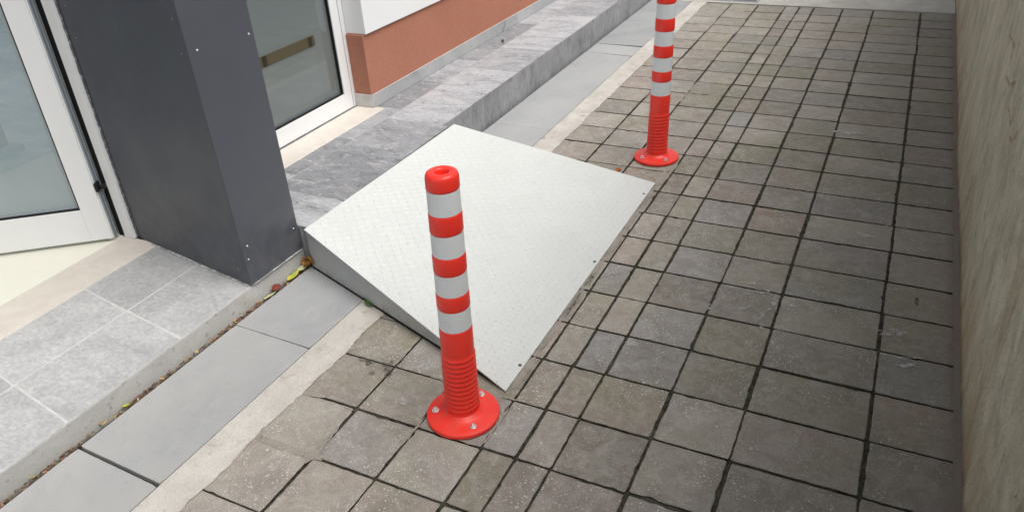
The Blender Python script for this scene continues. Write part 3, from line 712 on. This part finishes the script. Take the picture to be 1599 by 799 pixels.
# ================================================================== RAMP
ramp = thing('access_ramp', 'white painted steel access ramp of tread plate bridging up to the slate terrace', 'ramp', (-1.3, 2.3, 0))
BL, BR_, FR, FL = Vector((-1.783, 1.818)), Vector((-1.772, 2.888)), Vector((-.818, 2.905)), Vector((-.822, 1.471))
ZB, ZFt = .1675, .0075
def rz(p):   # plate height at a ground point
    t = (p.x-BL.x)/(FL.x-BL.x); return ZB+(ZFt-ZB)*t
bm = bmesh.new()
top = [bm.verts.new((p.x, p.y, rz(p))) for p in (BL, FL, FR, BR_)]; bot = [bm.verts.new((p.x, p.y, rz(p)-.004)) for p in (BL, FL, FR, BR_)]
bm.faces.new(top); bm.faces.new(bot[::-1])
for i in range(4): bm.faces.new((bot[i], bot[(i+1) % 4], top[(i+1) % 4], top[i]))
# raised lozenges
def inside(p):
    q = [BL, FL, FR, BR_]
    for i in range(4):
        a, b = q[i], q[(i+1) % 4]; e = (b-a).normalized()
        if e.x*(p.y-a.y)-e.y*(p.x-a.x) < .012: return False
    return True
sp = .0215; i = 0; x = -1.80
while x < -.80:
    y = 1.45; j = 0
    while y < 2.93:
        p = Vector((x, y))
        if inside(p):
            a = (math.pi/4 if (i+j) % 2 else -math.pi/4); ca, sa = math.cos(a), math.sin(a); l, w_ = .0092, .0030
            z = rz(p); sl = (ZFt-ZB)/(FL.x-BL.x)
            def V(u, v, h):
                xx = x+u*ca-v*sa; yy = y+u*sa+v*ca; return bm.verts.new((xx, yy, z+sl*(xx-x)+h))
            o_ = [V(l, 0, -.0002), V(.3*l, w_, -.0002), V(-.3*l, w_, -.0002), V(-l, 0, -.0002), V(-.3*l, -w_, -.0002), V(.3*l, -w_, -.0002)]
            t_ = [V(l*.55, 0, .0013), V(0, w_*.45, .0014), V(-l*.55, 0, .0013), V(0, -w_*.45, .0014)]
            ft = bm.faces.new(t_); ft.material_index = 1 if fr(x*9, y*9, 2)+.5*fr(x*60, y*60, 4) > -.02 else 0
            bm.faces.new((o_[0], o_[1], t_[1], t_[0])); bm.faces.new((o_[1], o_[2], t_[1])); bm.faces.new((o_[2], o_[3], t_[2], t_[1]))
            bm.faces.new((o_[3], o_[4], t_[3], t_[2])); bm.faces.new((o_[4], o_[5], t_[3])); bm.faces.new((o_[5], o_[0], t_[0], t_[3]))
        y += sp; j += 1
    x += sp; i += 1
child('tread_plate', bm, ['ramp', 'worn'], ramp)
def side(a, b, off, zb, zt=9):
    bm = bmesh.new(); t = (b-a).normalized(); n = Vector((-t.y, t.x))*off; N = 8; prev = None
    for k in range(N+1):
        p = a+(b-a)*k/N; q = p+n
        c4 = [bm.verts.new((p.x, p.y, zb)), bm.verts.new((p.x, p.y, max(zb+.0008, min(zt, rz(p)-.0042)))), bm.verts.new((q.x, q.y, max(zb+.0008, min(zt, rz(q)-.0042)))), bm.verts.new((q.x, q.y, zb))]
        if prev:
            for i in range(4): bm.faces.new((prev[i], prev[(i+1) % 4], c4[(i+1) % 4], c4[i]))
        else: bm.faces.new(c4)
        prev = c4
    bm.faces.new(prev[::-1]); bmesh.ops.recalc_face_normals(bm, faces=bm.faces); return bm
e = (FL-BL)*.965
a0 = BL+Vector((.001, .0045)); child('side_panel', side(a0, BL+e+Vector((0, .0045)), .004, .0125), 'ramp_side', ramp)
child('side_panel', side(BR_+Vector((.001, -.0045)), BR_+(FR-BR_)*.965+Vector((0, -.0045)), -.004, .0075), 'ramp_side', ramp)
child('side_strip', side(BL+Vector((.001, .0030)), BL+e*1.015+Vector((0, .0030)), .008, .0036, .0122), 'rubber', ramp)  # thin black strip along the foot of the near side panel
for y in (1.588, 2.212, 2.786):
    bm = bmesh.new(); lathe(bm, [(0, 0), (.0052, 0), (.005, .0014), (.003, .0022), (0, .0020)], 14)
    p = Vector((-.832, y)); bm.transform(Matrix.Translation((p.x, p.y, rz(p)+.0002))); child('screw', bm, 'dark_screw', ramp, 40)

# ================================================================== BOLLARDS
BANDS = [(.302, .363), (.407, .467), (.516, .576), (.627, .687)]
HT = .728
def rad(z): return .0452+(.0392-.0452)*(z/HT)
def bollard(label, loc, rzv, angs, lean):
    SH = Matrix(((1, 0, lean[0], 0), (0, 1, lean[1], 0), (0, 0, 1, 0), (0, 0, 0, 1)))   # the flexible post has set with a slight lean
    root = thing('flexible_bollard', label, 'bollard', loc, rzv, 'red and white flexible bollards beside the ramp')
    bm = bmesh.new(); lathe(bm, [(0, .0005), (.0985, .0005), (.1000, .003), (.1000, .0095), (.0985, .0125), (.094, .0145), (.075, .0165), (.058, .0195), (.0515, .0235), (.047, .0290), (.0440, .0300), (0, .0300)], 96)
    obj('base_flange', bm, 'bred', root, 35)
    # post with ribs, grooves for the sheeting and a hollow rounded cap
    prof = [(0, .024), (.0462, .024)]
    z = .034
    prof.append((.0462, .034))
    for k in range(12):
        zz = .040+k*.0150; r = rad(zz)
        prof += [(r, zz), (r+.0018, zz+.0035), (r+.0024, zz+.0065), (r+.0016, zz+.0095), (r-.0006, zz+.0125)]
    last = .226; prof.append((rad(last), last))
    for b0, b1 in BANDS:
        prof += [(rad(b0)+.0004, b0-.0035), (rad(b0), b0-.0015), (rad(b0)-.0016, b0), (rad(b1)-.0016, b1), (rad(b1), b1+.0015), (rad(b1)+.0004, b1+.0035)]
    r = rad(.70)
    prof += [(r+.0004, .698), (r+.0003, HT-.015), (r-.0008, HT-.0085), (r-.0032, HT-.0035), (r-.0072, HT-.0008), (.0260, HT), (.0205, HT-.0006), (.0172, HT-.0030), (.0160, HT-.007), (.0158, HT-.03), (0, HT-.032)]
    bm = bmesh.new(); lathe(bm, prof, 80); bm.transform(SH); obj('post', bm, 'bred', root, 50)
    for b0, b1 in BANDS:
        bm = bmesh.new(); ra, rb = rad(b0)-.0005, rad(b1)-.0005
        lathe(bm, [(ra-.0008, b0+.0006), (ra, b0+.0010), (rb, b1-.0010), (rb-.0008, b1-.0006)], 80); bm.transform(SH); obj('reflective_band', bm, 'band', root, 40)
    for a in angs:
        bm = bmesh.new(); x, y = .0755*math.cos(a), .0755*math.sin(a)
        lathe(bm, [(0, .0165), (.0098, .0165), (.0098, .0184), (.0045, .0186)], 24)
        bmh = [(math.cos(math.pi/3*k)*.0068, math.sin(math.pi/3*k)*.0068) for k in range(6)]
        lo = [bm.verts.new((px, py, .0186)) for px, py in bmh]; hi = [bm.verts.new((px, py, .0240)) for px, py in bmh]
        bm.faces.new(hi)
        for k in range(6): bm.faces.new((lo[k], lo[(k+1) % 6], hi[(k+1) % 6], hi[k]))
        lathe(bm, [(.0040, .0241), (.0040, .0275), (.0028, .0288), (0, .0289)], 16)
        bm.transform(Matrix.Translation((x, y, 0))); obj('bolt', bm, 'zinc', root, 30)
    return root
bollard('red and white striped bollard in the foreground by the near corner of the ramp', (-.890, 1.347, .0022), 0, (R(320), R(76), R(205)), (.017, .011))
bollard('red and white striped bollard beyond the far corner of the white ramp', (-.892, 3.167, .0022), 0, (R(318), R(95), R(231)), (.022, .004))

# ================================================================== SMALL THINGS
# leaf litter in the gutter
bm = bmesh.new(); lay = bm.loops.layers.float_color.new('tone')
tones = [(.16, .09, .06), (.22, .12, .08), (.10, .07, .05), (.30, .19, .11), (.12, .10, .08), (.32, .11, .07), (.05, .04, .03), (.34, .30, .24), (.22, .22, .10), (.14, .09, .07), (.08, .06, .05)]
def chip(x, y, z, s, tone):
    n = 5; a0 = random.random()*6.28; ph = random.random()*6.28; tl = (random.random()-.5)*1.2
    vs = []
    for k in range(n):
        a = a0+2*math.pi*k/n; u = s*math.cos(a)*(1+.6*random.random()); v = s*.45*math.sin(a)*(1+.5*random.random())
        dx = u*math.cos(ph)-v*math.sin(ph); dy = u*math.sin(ph)+v*math.cos(ph)
        vs.append(bm.verts.new((x+dx*.45, y+dy, z+u*tl*.4+s*.5)))
    f = bm.faces.new(vs)
    for lp in f.loops: lp[lay] = (*tone, 1)
for k in range(6500):
    y = -.3+2.12*random.random()
    dens = .45+.9*fr(y*6, 0, 4)+.5*fr(y*23, 0, 5)
    if random.random() > dens+.25: continue
    x = -1.8125+(random.random()-.5)*.017; s = .0014+.0052*random.random()**2.2
    if random.random() < .12: x += .008
    chip(x, y, -.006+.008*random.random(), s, (lambda f, t: tuple(c*f for c in t))(.6+.9*random.random(), random.choice(tones)))
for k in range(70):
    chip(-1.811+(random.random()-.5)*.016, -.2+2.0*random.random(), .003+.004*random.random(), .004+.006*random.random(), random.choice([(.42, .20, .06), (.50, .32, .08), (.34, .12, .06), (.30, .17, .08), (.22, .10, .06), (.40, .36, .12)]))
for k in range(500):
    y = 3.0+3.0*random.random()
    if fr(y*5, 0, 9) < .05: continue
    chip(-1.808+(random.random()-.5)*.010, y, -.003, .0015+.002*random.random(), random.choice(tones[:7]))
o = obj('leaf_litter', bm, 'litter'); o['kind'] = 'stuff'; o['label'] = 'crumbled brown and red leaf litter lying in the gutter below the step'

# single leaves
def leaf_obj(name, label, p, ln, wd, yawv, mat, curl=.4, tilt=0., roll_=0.):
    bm = bmesh.new(); N, W = 12, 6; g = []
    for i in range(N+1):
        u = i/N; hw = wd*math.sin(math.pi*min(1, u**.85))**.8+.0004
        row = []
        for j in range(W+1):
            v = (j/W-.5)*2
            ed = 1+.10*math.sin(u*40)*abs(v)
            x = (u-.5)*ln; y = v*hw*ed
            z = curl*(v*v*hw+.6*(u-.5)**2*ln)+.0012*fr(u*6, v*3, ln*1000)-.0008*math.exp(-(v*6)**2)
            row.append(bm.verts.new((x, y, z)))
        g.append(row)
    for i in range(N):
        for j in range(W): bm.faces.new((g[i][j], g[i+1][j], g[i+1][j+1], g[i][j+1]))
    # stalk
    for k, (a, b) in enumerate(((0, .35),)):
        s0 = [bm.verts.new((-ln/2+dx, dy, dz)) for dx, dy, dz in ((0, .0006, .001), (0, -.0006, .001), (-ln*.3, -.0005, .003), (-ln*.3, .0005, .003))]; bm.faces.new(s0)
    o = obj(name, bm, mat, None, 80); sol = o.modifiers.new('thickness', 'SOLIDIFY'); sol.thickness = .0005
    o.location = p; o.rotation_euler = (roll_, tilt, yawv); return tag(o, label, 'leaf', 'fallen leaves')
leaf_obj('fallen_leaf', 'green and yellow leaf in the gutter below the dark pillar', (-1.809, 1.742, .010), .060, .011, R(80), 'leaf_yellow', .5, R(-12), R(14))
leaf_obj('fallen_leaf', 'pale dry leaf lying between the green yellow leaf and the ramp', (-1.810, 1.797, .012), .048, .009, R(70), 'leaf_pale', .5, R(-8), R(20))
leaf_obj('fallen_leaf', 'dark red leaf leaning on the step riser below the pillar', (-1.813, 1.652, .014), .050, .011, R(100), 'leaf_red', .6, R(10), R(42))
leaf_obj('fallen_leaf', 'thin straw coloured leaf in the gutter left of the dark red leaf', (-1.806, 1.615, .007), .062, .0045, R(84), 'leaf_pale', .3)
leaf_obj('fallen_leaf', 'small green leaf on the pale concrete beside the grey slab corner, under the ramp side', (-1.445, 1.697, .010), .046, .014, R(-25), 'leaf_green', .5, R(8))
leaf_obj('fallen_leaf', 'orange leaf tucked against the far edge of the white ramp', (-1.0, 2.958, .010), .034, .012, R(15), 'leaf_orange', .9, R(-15), R(10))
leaf_obj('fallen_leaf', 'small yellow leaf amid brown litter in the gutter near the lower left', (-1.812, 1.005, .007), .022, .006, R(70), 'leaf_yellow', .5)
leaf_obj('fallen_leaf', 'dark curled twig-like leaf on the slate terrace by the skirting', (-2.165, 4.19, .1685), .060, .008, R(120), 'dark_screw', .5)
# golden curled leaf ball in the corner
leaf_obj('fallen_leaf', 'golden brown curled leaf wedged in the corner between pillar and ramp', (-1.797, 1.822, .016), .042, .018, R(60), 'leaf_brown', 1.9, R(-20), R(15))
leaf_obj('fallen_leaf', 'dark brown curled leaf resting on the golden one against the ramp side', (-1.780, 1.820, .030), .032, .014, R(-40), 'leaf_brown', 1.8, R(25), R(-20))
# floor cover at far end
cv = thing('drain_cover', 'dull reddish brown drain cover set in the pale concrete at the far end', 'drain cover', (-1.25, 6.42, .0042))
bm = bmesh.new(); box(bm, -.23, -.25, 0, .23, .25, .006, .002); obj('lid', bm, 'cover', cv)
bm = bmesh.new()
for a in ((-.25, -.27, 0, .25, -.2515, .004), (-.25, .2515, 0, .25, .27, .004), (-.25, -.251, 0, -.2315, .251, .004), (.2315, -.251, 0, .25, .251, .004)): box(bm, *a)
obj('rim', bm, 'edge_grey', cv)
